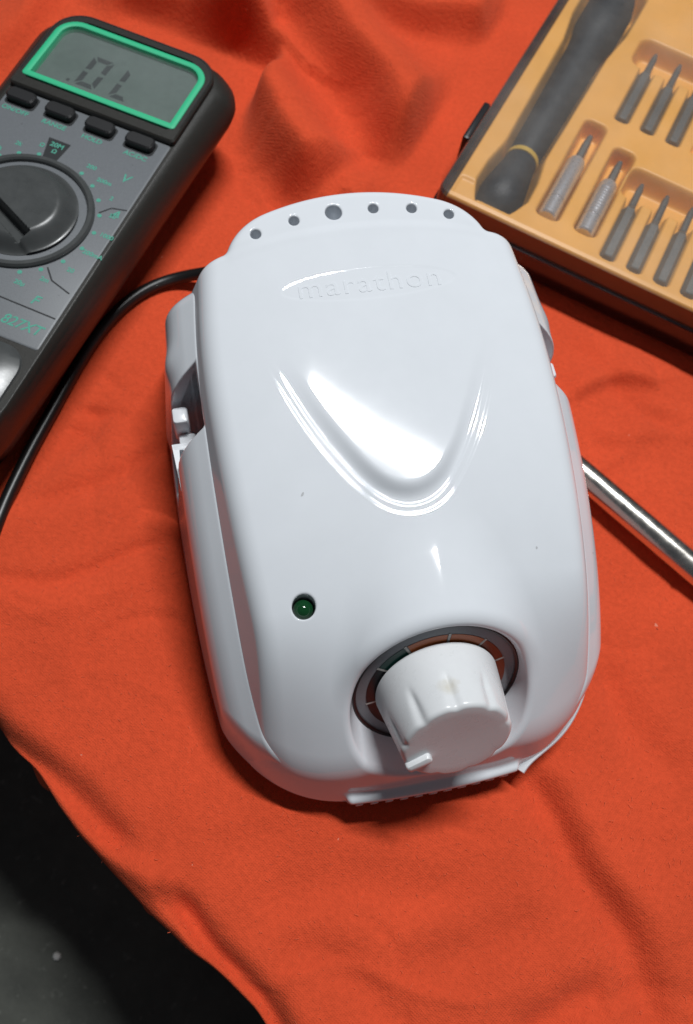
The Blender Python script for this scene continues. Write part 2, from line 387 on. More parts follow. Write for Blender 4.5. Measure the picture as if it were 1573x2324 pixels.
# ------------------------------------------------------------------ the setting: floor and draped cloth
FLOOR_Z = -24.0
fl = MB().box(-160, 160, -160, 160, FLOOR_Z - 4, FLOOR_Z).out('floor', M_floor, None, False); fl['kind'] = 'structure'

E0 = np.array([-9.26, 0.73]); ED = np.array([0.871, -0.491]); EN = np.array([0.491, 0.871])     # cloth edge line
RIDGES = [   # polyline, height, reach on the right-hand side, reach on the left-hand side
    ([(-12.5, 34.6), (-10.11, 32.52), (-8.01, 30.4), (-5.91, 27.99), (-4.41, 26.98)], 2.5, 1.0, 2.2),
    ([(-8.6, 37.2), (-6.57, 35.97), (-3.53, 33.42), (-1.07, 31.0), (0.77, 29.21)], 2.7, 1.15, 2.8),
    ([(-6.5, 36.9), (-4.92, 37.7), (-2.41, 38.94), (0.74, 39.57), (2.79, 39.97)], 1.6, 0.8, 2.6),
    ([(-18, 36.4), (-15.91, 36.2), (-13.6, 36.05), (-10.8, 34.94), (-8.81, 34.21)], 2.3, 1.15, 2.6),
    ([(-22.5, 29), (-21.1, 31.48), (-20.61, 33.0), (-19.89, 35.7)], 0.8, 0.8, 1.6),
    ([(8.07, 19.5), (9.66, 20.84), (11.33, 21.67)], 0.48, 0.28, 0.9),
    ([(8.24, 4.32), (9.3, 2.94), (10.72, 1.42), (12.76, -1.06), (13.61, -2.44)], -0.50, 0.70, 0.50),
    ([(9.5, 4.9), (10.3, 3.6), (11.7, 2.1), (14.0, -0.4)], 0.35, 0.9, 1.3),
    ([(-13.5, 5.0), (-11.36, 6.0), (-9.31, 7.05), (-7.39, 8.16), (-5.51, 9.1)], -0.20, 0.25, 0.30),
    ([(-12.5, 5.2), (-10.36, 5.6), (-8.31, 6.45), (-6.39, 7.56)], 0.16, 0.5, 0.6),
    ([(-11.65, 9.27), (-9.73, 10.54), (-8.03, 12.16), (-6.99, 12.74)], -0.26, 0.45, 0.45),
    ([(-11.9, 10.4), (-10.9, 12.03), (-10.3, 13.76)], -0.35, 0.5, 0.6),
    ([(-12.5, 1.6), (-10.36, 1.2), (-8.36, 0.73), (-6.8, 0.17), (-5.28, -0.73), (-4.3, -1.35)], -0.85, 0.50, 0.55),
    ([(-2.74, -2.68), (-1.31, -3.13), (0.16, -3.8), (1.24, -4.66), (2.3, -5.6)], -0.95, 0.42, 0.50),
    ([(-6.47, -0.73), (-4.49, -1.77), (-2.74, -2.68)], 0.35, 0.4, 0.7),
    ([(9.0, -3.6), (10.57, -2.35), (11.95, -1.74)], -0.45, 0.6, 0.6),
    ([(0.58, -2.2), (2.57, -0.83), (4.51, -0.26), (7.0, 0.6)], -0.22, 0.8, 0.8),
    ([(4.98, -2.5), (7.63, -1.15), (9.67, 0.1)], -0.20, 0.7, 0.7),
    ([(1.34, -2.92), (3.74, -3.4), (6.0, -4.05)], -0.22, 0.6, 0.6),
    ([(10.82, 8.6), (12.31, 6.6), (14.2, 5.2)], -0.28, 0.7, 0.9),
    ([(8.0, 22.2), (10.2, 20.1), (13.32, 18.93)], -0.20, 0.5, 0.6),
    ([(9.3, 18.4), (10.5, 18.2), (12.0, 18.9), (14, 19.0)], 0.18, 0.35, 0.6),
    ([(-6.6, 25.2), (-5.4, 26.3), (-3.64, 27.23)], -0.3, 0.6, 0.6),
]
def vnoise(x, y, scale, seed):
    r = np.random.RandomState(seed).rand(128, 128)
    u = x * scale + 50; v = y * scale + 50; i = np.floor(u).astype(int); j = np.floor(v).astype(int)
    fu = u - i; fv = v - j; fu = fu**3 * (fu * (fu * 6 - 15) + 10); fv = fv**3 * (fv * (fv * 6 - 15) + 10)
    g = lambda a, b: r[a % 128, b % 128]
    return (g(i, j) * (1 - fu) + g(i + 1, j) * fu) * (1 - fv) + (g(i, j + 1) * (1 - fu) + g(i + 1, j + 1) * fu) * fv - 0.5
def cloth_height(x, y):
    z = np.zeros_like(x)
    wx = x + 0.7 * vnoise(x, y, 0.33, 5); wy = y + 0.7 * vnoise(x, y, 0.33, 6)
    for pl, A, wr, wl in RIDGES:
        pl = curve_pts(pl, 4 * len(pl)); best = np.full(x.shape, 1e9); sd = np.zeros_like(x); end = np.zeros_like(x)
        n = len(pl) - 1
        for i in range(n):
            a, b = pl[i], pl[i + 1]; d = b - a; L2 = d @ d
            t = np.clip(((wx - a[0]) * d[0] + (wy - a[1]) * d[1]) / L2, 0, 1)
            qx = wx - a[0] - t * d[0]; qy = wy - a[1] - t * d[1]; r = np.hypot(qx, qy)
            m = r < best; best[m] = r[m]; sd[m] = np.sign(d[0] * qy - d[1] * qx)[m]; end[m] = ((i + t) / n)[m]
        wd = np.where(sd > 0, wl, wr)
        taper = np.minimum(1, np.minimum(end + .12, 1.12 - end) / 0.28); taper = taper * taper * (3 - 2 * taper)
        z += A * np.exp(-(best / wd)**2) * taper
    z += 0.50 * vnoise(x, y, 0.11, 1) + 0.20 * vnoise(x + 0.4 * y, y, 0.30, 2) + 0.07 * vnoise(x, y - 0.5 * x, 0.85, 3) + 0.018 * vnoise(x, y, 2.2, 4)
    for sc, sd_, am, wd in ((0.10, 21, -0.16, 0.022), (0.16, 22, 0.13, 0.028), (0.27, 23, -0.08, 0.042), (0.22, 24, -0.10, 0.030)):   # thin pressed creases
        n = vnoise(wx, wy, sc, sd_); g = sstep(-0.1, 0.25, vnoise(x, y, 0.17, sd_ + 10))
        z += am * g * np.exp(-(n / wd)**2)
    return z
def build_cloth():
    h = 0.16
    s = np.arange(-46, 36, h); t = np.arange(-24.5, 60, h)
    s_, t_ = np.meshgrid(s, t, indexing='ij')
    wob = 0.45 * vnoise(s_, 0 * s_, 0.25, 11) + 0.25 * vnoise(s_, 0 * s_, 0.7, 12)
    tt = t_ - wob
    r = 1.1
    x = E0[0] + s_ * ED[0] + t_ * EN[0]; y = E0[1] + s_ * ED[1] + t_ * EN[1]
    z = cloth_height(x, y)
    # keep the cloth flat where the heavy things rest on it
    for (cx, cy, hx, hy, a) in ((1.33, 11.1, 6.6, 8.6, rad(23.87)), (-14.1, 22.1, 3.6, 12, rad(-7.5)), (8.0, 35.0, 7.6, 10, rad(-14.5))):
        dx, dy = x - cx, y - cy; u = np.abs(dx * math.cos(a) + dy * math.sin(a)) - hx; v = np.abs(-dx * math.sin(a) + dy * math.cos(a)) - hy
        d = np.hypot(np.maximum(u, 0), np.maximum(v, 0)); k = 1 - sstep(0, 1.1, d)
        z = z * (1 - k) + np.minimum(z, -0.02) * k * 0.35
    over = np.maximum(r - tt, 0)                       # past the table edge: roll over and hang
    ang = np.minimum(over / r, math.pi / 2)
    hang = np.maximum(over - r * math.pi / 2, 0)
    tin = np.where(tt < r, r - r * np.sin(ang), tt)
    drop = r * (1 - np.cos(ang)) + hang
    fold = sstep(0.5, 5, hang) * (0.5 * np.sin(s_ * 0.9 + 1.0) + 0.3 * np.sin(s_ * 2.1)) * (1 - 0 * hang)
    tin = tin - fold + np.where(tt < r, wob, wob)
    k = np.exp(-over * 0.5)
    X = E0[0] + s_ * ED[0] + tin * EN[0]; Y = E0[1] + s_ * ED[1] + tin * EN[1]; Z = z * k - drop
    V = np.stack([X, Y, Z], -1).reshape(-1, 3); ns, nt = s_.shape
    I = np.arange(ns * nt).reshape(ns, nt)
    Q = np.stack([I[:-1, :-1], I[1:, :-1], I[1:, 1:], I[:-1, 1:]], -1).reshape(-1, 4)
    return mesh('table_cloth', V, Q, M_cloth)
cloth = build_cloth()
tag(cloth, 'creased orange-red cotton cloth spread under everything and hanging over the edge', 'cloth')

def build_fibres():
    rs = np.random.RandomState(8); n = 11000
    co = np.zeros(len(cloth.data.vertices) * 3); cloth.data.vertices.foreach_get('co', co); co = co.reshape(-1, 3) / S
    ok = np.where((co[:, 0] > -24) & (co[:, 0] < 18) & (co[:, 1] > -9) & (co[:, 1] < 46) & (co[:, 2] > -2))[0]
    p = co[rs.choice(ok, n)] + np.stack([rs.rand(n) * .16, rs.rand(n) * .16, np.zeros(n)], 1)
    a = rs.rand(n) * 2 * np.pi; L = 0.05 + 0.14 * rs.rand(n)**2; w_ = 0.004 + 0.004 * rs.rand(n); bend = (rs.rand(n) - .5) * 1.6
    V = []
    for t, lift in ((0, -0.01), (0.5, 0.035), (1, 0.02)):
        aa = a + bend * t; d = np.stack([np.cos(aa), np.sin(aa), 0 * a], 1); q = np.stack([-np.sin(aa), np.cos(aa), 0 * a], 1)
        c_ = p + d * (L * t)[:, None] + np.array([0, 0, lift]) + np.array([0, 0, 1]) * (rs.rand(n) * .03)[:, None]
        V += [c_ - q * w_[:, None], c_ + q * w_[:, None]]
    V = np.concatenate(V); i = np.arange(n)
    F = np.concatenate([np.stack([i, i + n, i + 3 * n, i + 2 * n], 1), np.stack([i + 2 * n, i + 3 * n, i + 5 * n, i + 4 * n], 1)])
    o = mesh('lint_fibres', V, F, M_fibre, cloth); o['kind'] = 'stuff'
build_fibres()

# ------------------------------------------------------------------ white control unit
YAW = rad(23.87)
unit = thing('motor_control_unit', 'white glossy plastic control box with speed knob, green lamp and embossed oval', 'control box', (1.326, 11.103, 0.0), YAW)
z0 = spline([-12, -10, -8, -6.5, -5, -4, -3, -2, -1, 0, 1, 2, 3, 4, 6, 9.5, 12], [0.3, 1.75, 3.70, 5.0, 6.0, 6.47, 6.82, 7.10, 7.32, 7.50, 7.65, 7.77, 7.87, 7.96, 8.12, 8.40, 8.60])
wt = spline([-12, -9, -6.8, -4, -1, 2, 5, 7.4, 9.5], [4.2, 4.55, 4.78, 5.0, 5.2, 5.32, 5.28, 5.05, 4.85])
zp = spline([-12, -9, -7, -4, 0, 4, 8, 10], [0.6, 1.9, 3.0, 4.65, 6.05, 6.75, 7.1, 7.2])
wl = spline([-12, -9, -6.7, -4, 0, 5, 8, 10], [5.2, 5.75, 6.25, 6.62, 6.86, 6.88, 6.7, 6.5])
VX = spline([-6, -4.2, -3.5, -2.8, -1.9, -1.0, 0, 1.0, 1.9, 2.8, 3.5, 4.2, 6], [9, 5.2, 2.95, 1.15, -0.42, -1.42, -1.76, -1.42, -0.42, 1.15, 2.95, 5.2, 9])
DIAL = np.array([0.10, -6.2, 4.2]); AL = rad(61.0)
DN = np.array([0, -math.sin(AL), math.cos(AL)]); DU = np.array([0, math.cos(AL), math.sin(AL)])
def f_relief(x, y):
    d = (y - VX(x)) / np.sqrt(1 + np.minimum(np.abs(x), 3.2)**2 * 0.55)
    fade = 1 - sstep(0.8, 3.8, y)
    rise = np.maximum(7.96 + 0.08 * (y - 4) - z0(y), 0) * (y < 4)
    g = 1 - sstep(0.42, 0.95, d)
    r = -fade * g * (0.035 * sstep(-0.02, 0.12, d) + 0.045 * sstep(0.26, 0.40, d)) + rise * sstep(0.40, 0.98, d)
    e = np.sqrt((x / 2.86)**2 + ((y - 5.80) / 0.60)**2 + 1e-6)
    d = (e - 1) * e / np.sqrt((x / 8.18)**2 + ((y - 5.80) / 0.36)**2 + 1e-4)
    return r - 0.009 * (1 - sstep(-0.11, 0.0, d))
def f_top(x, y):
    return z0(y) - 1.25 * sstep(-3.8, -8.4, y) * (x / 5.0)**2 - 0.30 * (np.abs(x) / 5.3)**3.2 - 0.10 * (x / 5.3)**2 + f_relief(x, y)
def yfront(x): return -9.02 + 2.45 * (np.abs(x) / 6.3)**4
def f_front(x, y, z): return ((yfront(x) + 0.34 * (z - 1.0)) - y) * 0.947
def f_pocket(x, y, z, g=0.0):
    a = np.abs(x)
    return np.maximum(np.maximum(5.72 + g - a, y - (4.50 - 0.42 * (a - 5.8))), np.maximum((2.35 - 0.35 * (a - 5.8)) - y, 1.6 - z))
HOLES = [(-3.28, 8.02, .17), (-2.0, 8.36, .17), (-0.68, 8.53, .27), (0.64, 8.55, .17), (1.91, 8.44, .17), (3.12, 8.12, .17)]
def f_cover(x, y, z):
    a = np.abs(x); T = f_top(x, y)
    wall = (a - (wt(y) + 0.40 * (z0(y) - 0.35 - z))) * 0.95
    f = smax((z - T) * 0.97, wall, 0.42)
    f = smax(f, y - (8.12 - 0.027 * x * x) + 0.03 * (z - 7.5), 0.35)
    f = smax(f, a - (wl(y) - 0.12), 0.05)
    # rear visor with the vent holes
    vt = z0(y) - 0.035 * (a / 4.3)**4 - 0.10 * (x / 5.3)**2 - 0.045 - 0.45 * (1 - sstep(5.8, 7.9, y))
    by = 9.36 - 0.060 * x * x
    v = smax(smax(a - 4.42, y - by, 1.5), 5.9 - y, 0.1)
    v = smax(smax(v + 0.12 * (z - 8.0), z - vt, 0.30), (6.2 - z) - 0.0 * x, 0.2)
    f = smin(f, v, 0.09)
    # hood round the dial
    px, py, pz = x - DIAL[0], y - DIAL[1], z - DIAL[2]
    h = px * DN[0] + py * DN[1] + pz * DN[2]; u = py * DU[1] + pz * DU[2]; r = np.sqrt(px * px + u * u + 1e-9)
    boss = smax((r - (3.27 - 0.60 * h)) * 0.92, np.maximum(h - 0.30, -h - 3.2), 0.30)
    f = smin(f, boss, 0.26)
    f = smax(f, f_front(x, y, z), 0.34)
    f = smax(f, -smax((r - (2.62 + 0.36 * h)) * 0.92, -h - 0.02, 0.08), 0.22)
    # front lip
    lip = np.sqrt(np.maximum(np.sqrt((y + 8.95 - 0.016 * x * x)**2 + 0.0) - 0.12, 0)**2 + np.maximum(np.abs(z - 1.15) - 0.10, 0)**2 + np.maximum(a - 2.75, 0)**2) - 0.17
    f = smin(f, lip, 0.22)
    f = smax(f, 0.72 - z, 0.12)
    for hx, hy, hr in HOLES: f = smax(f, np.maximum(hr - np.sqrt((x - hx)**2 + (y - hy)**2), 7.2 - z) * -1 if False else -np.maximum(np.sqrt((x - hx)**2 + (y - hy)**2) - hr, 7.3 - z), 0.06)
    f = smax(f, -np.maximum(np.sqrt((x + 3.68)**2 + (y + 3.73)**2) - 0.335, 5.6 - z), 0.07)
    f = smax(f, -f_pocket(x, y, z, -0.9 + 0.9 * sstep(4.9, 5.3, z)), 0.05)
    return f
def f_lower(x, y, z):
    a = np.abs(x)
    xp = wt(y) + 0.40 * (z0(y) - 0.35 - zp(y)) + 0.02
    panel = (a - (xp + 1.0 * (zp(y) - z))) * 0.71
    wall = a - (wl(y) + 0.10 * (3.0 - z))
    f = smax(panel, wall, 0.55)
    bump = np.exp(-((y - 5.3) / 0.5)**2) * 0.10 * sstep(6.4, 5.4, z)
    f = f - bump
    f = smax(f, (z - zp(y) - 0.02) * 0.95, 0.06)
    f = smax(f, f_front(x, y, z) + 0.05, 0.22)
    f = smax(f, (y - (7.50 - 0.012 * x * x) + 0.30 * (z - 7.0)) * 0.95, 0.5)
    f = smax(f, 0.55 - z, 0.30)
    f = smax(f, -f_pocket(x, y, z), 0.08)
    f = smax(f, 3.4 - a, 0.05)
    return f
P_, Q_, N_ = surface_nets(f_cover, (-6.4, -9.7, 0.4), (6.4, 9.5, 8.9), 0.048)
cover = mesh('top_cover', P_, Q_, M_white, unit, True, N_)
P_, Q_, N_ = surface_nets(f_lower, (-7.4, -9.5, 0.3), (7.4, 8.9, 7.4), 0.065)
lower = mesh('lower_body', P_, Q_, M_white, unit, True, N_)

# embossed lettering in the oval
v, f = text_mesh('marathon', 0.98, sx=1.10, extrude=0.02, spacing=1.12)
v[:, 0] -= (v[:, 0].max() + v[:, 0].min()) / 2
up = v[:, 2] > 0
x, y = v[:, 0] * (4.55 / (v[:, 0].max() - v[:, 0].min())), v[:, 1] + 5.80
zz = f_top(x, y) + np.where(up, 0.011, -0.03)
let = mesh('embossed_lettering', np.stack([x, y, zz], 1), f, M_white, cover, False)

# dial plate, coloured scale, knob (built on the dial axis)
Rd = Matrix(((1, 0, DN[0]), (0, DU[1], DN[1]), (0, DU[2], DN[2])))
def dial_put(o):
    m4 = Rd.to_4x4(); m4.translation = Vector(DIAL) * S
    o.matrix_local = m4; return o
dial = dial_put(MB().revolve([(0.3, -0.25), (2.66, -0.25), (2.66, 0.0), (2.60, 0.02), (0.3, 0.02)], 96).out('dial_plate', M_dialgrey, unit))
dial_put(MB().revolve([(2.52, 0.018), (2.64, 0.018), (2.66, 0.07), (2.60, 0.085), (2.53, 0.05)], 96, cap=False).out('dial_gap_shade', M_dblack, unit))  # black ring stands in for shade in the gap round the plate
def arc(a0, a1, r0, r1, z, name, m, par):
    n = max(3, int(abs(a1 - a0) / 3)); V = []
    for zz in (z, z + 0.012):
        for r in (r0, r1):
            for k in range(n + 1):
                a = rad(a0 + (a1 - a0) * k / n); V.append((r * math.cos(a), r * math.sin(a), zz))
    k = n + 1; F = []
    for i in range(n):
        F += [(2 * k + i, 2 * k + i + 1, 3 * k + i + 1, 3 * k + i), (i, i + 1, k + i + 1, k + i), (i, i + 1, 2 * k + i + 1, 2 * k + i), (k + i, k + i + 1, 3 * k + i + 1, 3 * k + i)]
    return mesh(name, V, F, m, par, False)
for a0, a1, m in ((225, 190, M_dblack), (188.5, 148, M_dblack), (145.5, 120, M_dgreen), (116.5, 84, M_dorange), (81, 51, M_dorange), (48.5, 20, M_dbrown), (18, -10, M_dbrown), (-12, -45, M_dbrown)):
    arc(a1, a0, 1.2, 2.20, 0.024, 'scale_segment', m, dial)
for a in (118.2, 82.5, 49.8, 146.8, 19.0, 189.2):
    arc(a - 1.0, a + 1.0, 1.2, 2.24, 0.030, 'scale_tick', M_dtick, dial)

def knob_mesh():
    na, prof = 240, []
    L = 2.12
    for k in range(34):
        t = k / 33; prof.append((1.93 - 0.26 * t, 0.10 + (L - 0.22) * t))
    rr = 0.16
    for k in range(1, 7):
        a = math.pi / 2 * k / 6; prof.append((1.67 - rr + rr * math.cos(a), L - 0.16 + rr * math.sin(a) + 0.04))
    for q in (0.8, 0.6, 0.4, 0.2): prof.append((1.51 * q, L + 0.04 - 0.03 * (1 - q)))
    V = []; flutes = [20, 57, 95, 132, 170, 250, 287, 325]
    for r, h in prof:
        for j in range(na):
            a = 2 * math.pi * j / na; q = r
            if r > 1.2:
                for fa in flutes:
                    d = (math.degrees(a) - fa + 180) % 360 - 180
                    wv = 2.5 + 3.2 * max(0, (h - 0.9)) / 1.2
                    q -= 0.075 * math.exp(-(d / wv)**2) * float(sstep(0.85, 1.55, h)) * (1 if r > 1.5 else (r - 1.2) / 0.3)
            V.append((q * math.cos(a), q * math.sin(a), h))
    F = []
    for i in range(len(prof) - 1):
        for j in range(na):
            F.append((i * na + j, i * na + (j + 1) % na, (i + 1) * na + (j + 1) % na, (i + 1) * na + j))
    F.append(tuple((len(prof) - 1) * na + j for j in range(na)))
    return V, F
kv, kf = knob_mesh()
knob = dial_put(mesh('speed_knob', kv, kf, M_knob, unit, True, angle=60))
pa = rad(207)
pm = MB().box(-0.40, 0.40, -0.17, 0.17, -0.12, 0.20, 0.10)
pm.v = [(p[0] * math.cos(pa) - p[1] * math.sin(pa) + 1.28 * math.cos(pa), p[0] * math.sin(pa) + p[1] * math.cos(pa) + 1.28 * math.sin(pa), p[2] + 2.14) for p in pm.v]
pm.out('pointer_ridge', M_knob, knob)
dial_put(MB().revolve([(0.9, 0.0), (0.9, 0.14)], 32).out('knob_shaft', M_dblack, unit))

# green indicator lamp in its hole
lz = float(f_top(np.array(-3.68), np.array(-3.73)))
MB().revolve([(0.30, -0.8), (0.30, -0.22), (0.27, -0.12), (0.20, -0.03), (0.10, 0.02), (0.02, 0.035)], 40, (-3.68, -3.73, lz - 0.10)).out('indicator_lamp', M_led, unit)
# cradle hooks in the side pockets
for sgn in (-1, 1):
    b = MB().box(6.20, 6.72, 3.45, 4.05, 3.6, 4.9, 0.10); b.v = [(sgn * p[0], p[1], p[2]) for p in b.v]; b.out('cradle_hook', M_white2, unit)
    b = MB().box(6.05, 6.62, 2.85, 3.40, 3.0, 4.2, 0.08); b.v = [(sgn * p[0], p[1], p[2]) for p in b.v]; b.out('cradle_hook', M_white2, unit)
    for x0, x1, ye in ((6.62, 6.86, 1.15), (6.28, 6.52, 1.35)):
        b = MB().loft([[(sgn * xx, yy, zz) for xx, yy in ((x0, 2.85), ((x0 + x1) / 2, ye), (x1, 2.85))] for zz in (3.6, 4.55)]); b.out('cradle_prong', M_white2, unit)
    b = MB().box(6.24, 6.86, 2.62, 2.88, 3.4, 4.56, 0.06); b.v = [(sgn * p[0], p[1], p[2]) for p in b.v]; b.out('cradle_bar', M_white2, unit)
    if sgn < 0: continue
    # thin base flange at the front corner
    pts = curve_pts([(5.78, -6.45, 2.2), (5.48, -7.22, 1.8), (4.92, -7.98, 1.35), (4.3, -8.44, 1.05), (3.68, -8.75, 0.95), (3.32, -8.97, 0.88), (3.12, -9.16, 0.80)], 26)
    rings = []
    for i, p in enumerate(pts):
        q = pts[min(i + 1, 25)] - pts[max(i - 1, 0)]; nx = np.array([-q[1], q[0], 0]); nx /= np.linalg.norm(nx); nx *= -1 if nx[0] < 0 else 1
        rings.append([tuple(p + a_ * nx * np.array([1, 1, 0]) + np.array([0, 0, b_])) for a_, b_ in ((-0.35, -0.06), (0.05, -0.06), (0.09, 0.0), (0.05, 0.06), (-0.35, 0.06))])
    b = MB().loft(rings); b.v = [(sgn * p[0], p[1], p[2]) for p in b.v]; b.out('lifted_base_edge', M_white2, unit)
# vent ribs below the front lip
for i in range(11):
    x = -2.5 + i * 0.5
    MB().box(x - 0.11, x + 0.11, -9.28 + 0.016 * x * x, -8.6, 0.42, 0.90, 0.03).out('vent_rib', M_white2, unit)
for x, y in ((-4.6, -5.8), (4.6, -5.8), (-4.9, 6.4), (4.9, 6.4)):
    MB().revolve([(0.75, -0.05), (0.8, 0.1), (0.8, 0.62)], 28, (x, y, 0)).out('rubber_foot', M_rubber, unit)

# ------------------------------------------------------------------ cord and rod
cp = [(-6.6, 20.6, 1.6), (-7.4, 20.65, 1.15), (-8.2, 20.6, 0.75), (-8.95, 20.44, 0.45), (-9.64, 20.1, 0.30), (-10.36, 19.41, 0.28), (-10.97, 18.4, 0.28), (-11.43, 17.05, 0.28),
      (-11.74, 15.36, 0.28), (-11.96, 13.27, 0.28), (-12.14, 11.44, 0.28), (-12.23, 9.9, 0.28), (-12.24, 8.44, 0.28), (-12.2, 6.0, 0.28), (-12.4, 2.5, 0.4)]
cord = MB().tube(curve_pts(cp, 120), 0.245, 18).out('power_cord', M_cable)
tag(cord, 'thin black cord curving from the white control box along the multimeter', 'cord')
a = np.array([6.6, 17.05, 0.60]); b = np.array([24.0, 6.6, 0.64]); d = (b - a) / np.linalg.norm(b - a)
rp = [a + d * t for t in np.linspace(0, np.linalg.norm(b - a), 24)]
rod = MB().tube(rp, [0.48] + [0.55] * 22 + [0.48], 40).out('metal_rod', M_chrome)
tag(rod, 'scratched chrome metal rod lying half under the white control box', 'rod')

# ------------------------------------------------------------------ multimeter
meter = thing('multimeter', 'dark grey handheld multimeter with green-framed display reading OL', 'multimeter', (-14.0, 22.12, 0.0), rad(-8.5))
meter.scale = (1.04, 1.0, 1.0)
def ring(hx, hy, r, z, cy=0.0, n=8, rs=None): return [(p[0], p[1] + cy, z) for p in rrect(hx, hy, r, n, rs)]
CY = -2.6
mb = MB().loft([ring(2.3, 9.2, .9, 0.02, CY), ring(2.6, 9.5, 1.0, 0.15, CY), ring(2.85, 9.6, 1.2, 0.7, CY), ring(3.08, 9.66, 1.3, 1.16, CY), ring(3.06, 9.63, 1.3, 1.22, CY), ring(3.18, 9.68, 1.3, 1.28, CY),
           ring(4.25, 9.90, 1.8, 2.4, CY), ring(4.42, 9.96, 1.9, 2.85, CY), ring(4.40, 9.93, 1.9, 3.2, CY), ring(4.20, 9.78, 1.8, 3.55, CY), ring(3.80, 9.52, 1.6, 3.84, CY), ring(3.50, 9.30, 1.4, 3.92, CY), ring(3.46, 9.22, 1.35, 3.92, CY)])
mb.v = [(math.copysign(min(abs(p[0]), 3.46) + max(abs(p[0]) - 3.46, 0) * max(0.1, 1 - 0.055 * (7 - p[1])), p[0]), p[1], p[2]) for p in mb.v]
mb.out('body', M_mbody, meter, angle=50)
# raised display surround
MB().loft([ring(3.46, 2.36, .3, 3.90, 4.56, 8, (1.3, 1.3, .15, .15)), ring(3.46, 2.36, .3, 4.12, 4.56, 8, (1.3, 1.3, .15, .15)), ring(3.40, 2.30, .3, 4.18, 4.56, 8, (1.25, 1.25, .12, .12)),
           ring(3.02, 1.92, .3, 4.18, 4.58, 8, (1.0, 1.0, .12, .12)), ring(2.98, 1.88, .3, 3.93, 4.58, 8, (1.0, 1.0, .12, .12))], cap=False).out('display_surround', M_mbody, meter)
g = ring(3.36, 2.26, .3, 4.178, 4.56, 10, (1.22, 1.22, .12, .12))[:22]
g = [(3.36, 3.0, 4.178)] + g + [(-3.36, 3.0, 4.178)]
MB().tube(g, 0.028, 6).out('surround_groove', M_line, meter)
# green frame: a rounded ring
k_ = (0.95, 0.95, .16, .16)
def fr(i, z): return ring(3.22 - i, 1.83 - i, .3, z, 4.56, 8, tuple(max(q - i, .03) for q in k_))
MB().loft([fr(0.0, 4.14), fr(0.02, 4.21), fr(0.09, 4.24), fr(0.20, 4.24), fr(0.27, 4.21), fr(0.30, 3.93)], cap=False).out('display_frame', M_green, meter)
lcd = MB().loft([ring(2.96, 1.60, .2, 3.93, 4.56), ring(2.96, 1.60, .2, 3.95, 4.56)]).out('display', M_lcd, meter)
def seg(pts):
    b = MB(); b.loft([[(p[0], p[1], z) for p in pts] for z in (3.954, 3.962)]); return b.out('display_segment', M_seg, lcd, False)
def digit(x0, y0, w_, h_, which, t=0.13, sh=0.16):
    def q(pts): return [(x0 + px + (py) * sh, y0 + py) for px, py in pts]
    g2 = t * .35; hm = h_ / 2
    S_ = dict(a=[(g2, h_), (w_ - g2, h_), (w_ - t, h_ - t), (t, h_ - t)], d=[(t, t), (w_ - t, t), (w_ - g2, 0), (g2, 0)],
              f=[(0, hm + g2), (t, hm + g2 + .04), (t, h_ - t - g2), (0, h_ - g2)], e=[(0, g2), (t, t + g2), (t, hm - g2 - .04), (0, hm - g2)],
              b=[(w_, hm + g2), (w_, h_ - g2), (w_ - t, h_ - t - g2), (w_ - t, hm + g2 + .04)], c=[(w_, g2), (w_, hm - g2), (w_ - t, hm - g2 - .04), (w_ - t, t + g2)])
    for k in which: seg(q(S_[k]))
digit(-1.40, 3.42, 0.86, 1.72, 'abcdef', 0.22, 0.05)
digit(0.06, 3.42, 0.76, 1.72, 'fed', 0.22, 0.05)
seg([(-1.72, 3.42), (-1.60, 3.42), (-1.60, 3.55), (-1.72, 3.55)])
MB().loft([ring(2.93, 1.54, .2, 4.06, 4.56), ring(2.93, 1.54, .2, 4.09, 4.56)]).out('display_window', M_pane, meter)
# face panel
PZ = 3.95
MB().loft([ring(3.36, 5.2, .12, 3.86, -3.05), ring(3.36, 5.2, .12, PZ - .02, -3.05), ring(3.33, 5.17, .12, PZ, -3.05)]).out('face_panel', M_mpanel, meter)
for x in (-2.62, -1.0, 0.66, 2.32):
    MB().loft([ring(0.62, 0.36, .16, PZ - .02, 1.66, 3), ring(0.62, 0.36, .16, PZ + .012, 1.66, 3)]).out('button_well', M_line, meter, False, loc=(x, 0, 0))
    MB().loft([ring(0.56, 0.29, .17, PZ, 1.70, 2), ring(0.56, 0.29, .17, PZ + .25, 1.70, 2), ring(0.50, 0.23, .14, PZ + .30, 1.70, 2)]).out('button', M_mbtn, meter, False, loc=(x, 0, 0))
def print_txt(t, x, y, size, name='printed_mark', rot=0.0, sx=1.0, m=None, align='CENTER', shear=0.0):
    v, f = text_mesh(t, size, sx=sx, align=align, shear=shear, offset=0.008)
    c_, s_ = math.cos(rot), math.sin(rot)
    V = np.stack([x + v[:, 0] * c_ - v[:, 1] * s_, y + v[:, 0] * s_ + v[:, 1] * c_, v[:, 2] + PZ + 0.006], 1)
    return mesh(name, V, f, m or M_print, meter, False)
for x, t in ((-2.62, 'ON/OFF'), (-1.0, 'RANGE'), (0.58, 'HOLD'), (2.38, 'AC/DC')): print_txt(t, x, 1.10, 0.30, 'button_label')
print_txt('V', 2.55, -0.10, 0.55, shear=0.2); print_txt('A', 3.02, -1.78, 0.45, shear=0.2); print_txt('F', 2.30, -6.45, 0.55, shear=0.2)
print_txt('827XT', 3.12, -7.55, 0.58, 'model_mark', align='RIGHT', sx=0.9, shear=0.2)
DCX, DCY = -0.05, -3.15
vals = {135: '200k', 120: '2k', 105: 'Ω', 67: '200', 52: '200m', 37: '2', 22: '20', 5: '1000', -12: '200mA', -30: '20', -47: '2m', -62: '20µ', -80: '2µ', -95: '200n', -110: '20n', 150: '20M', 165: '2M'}
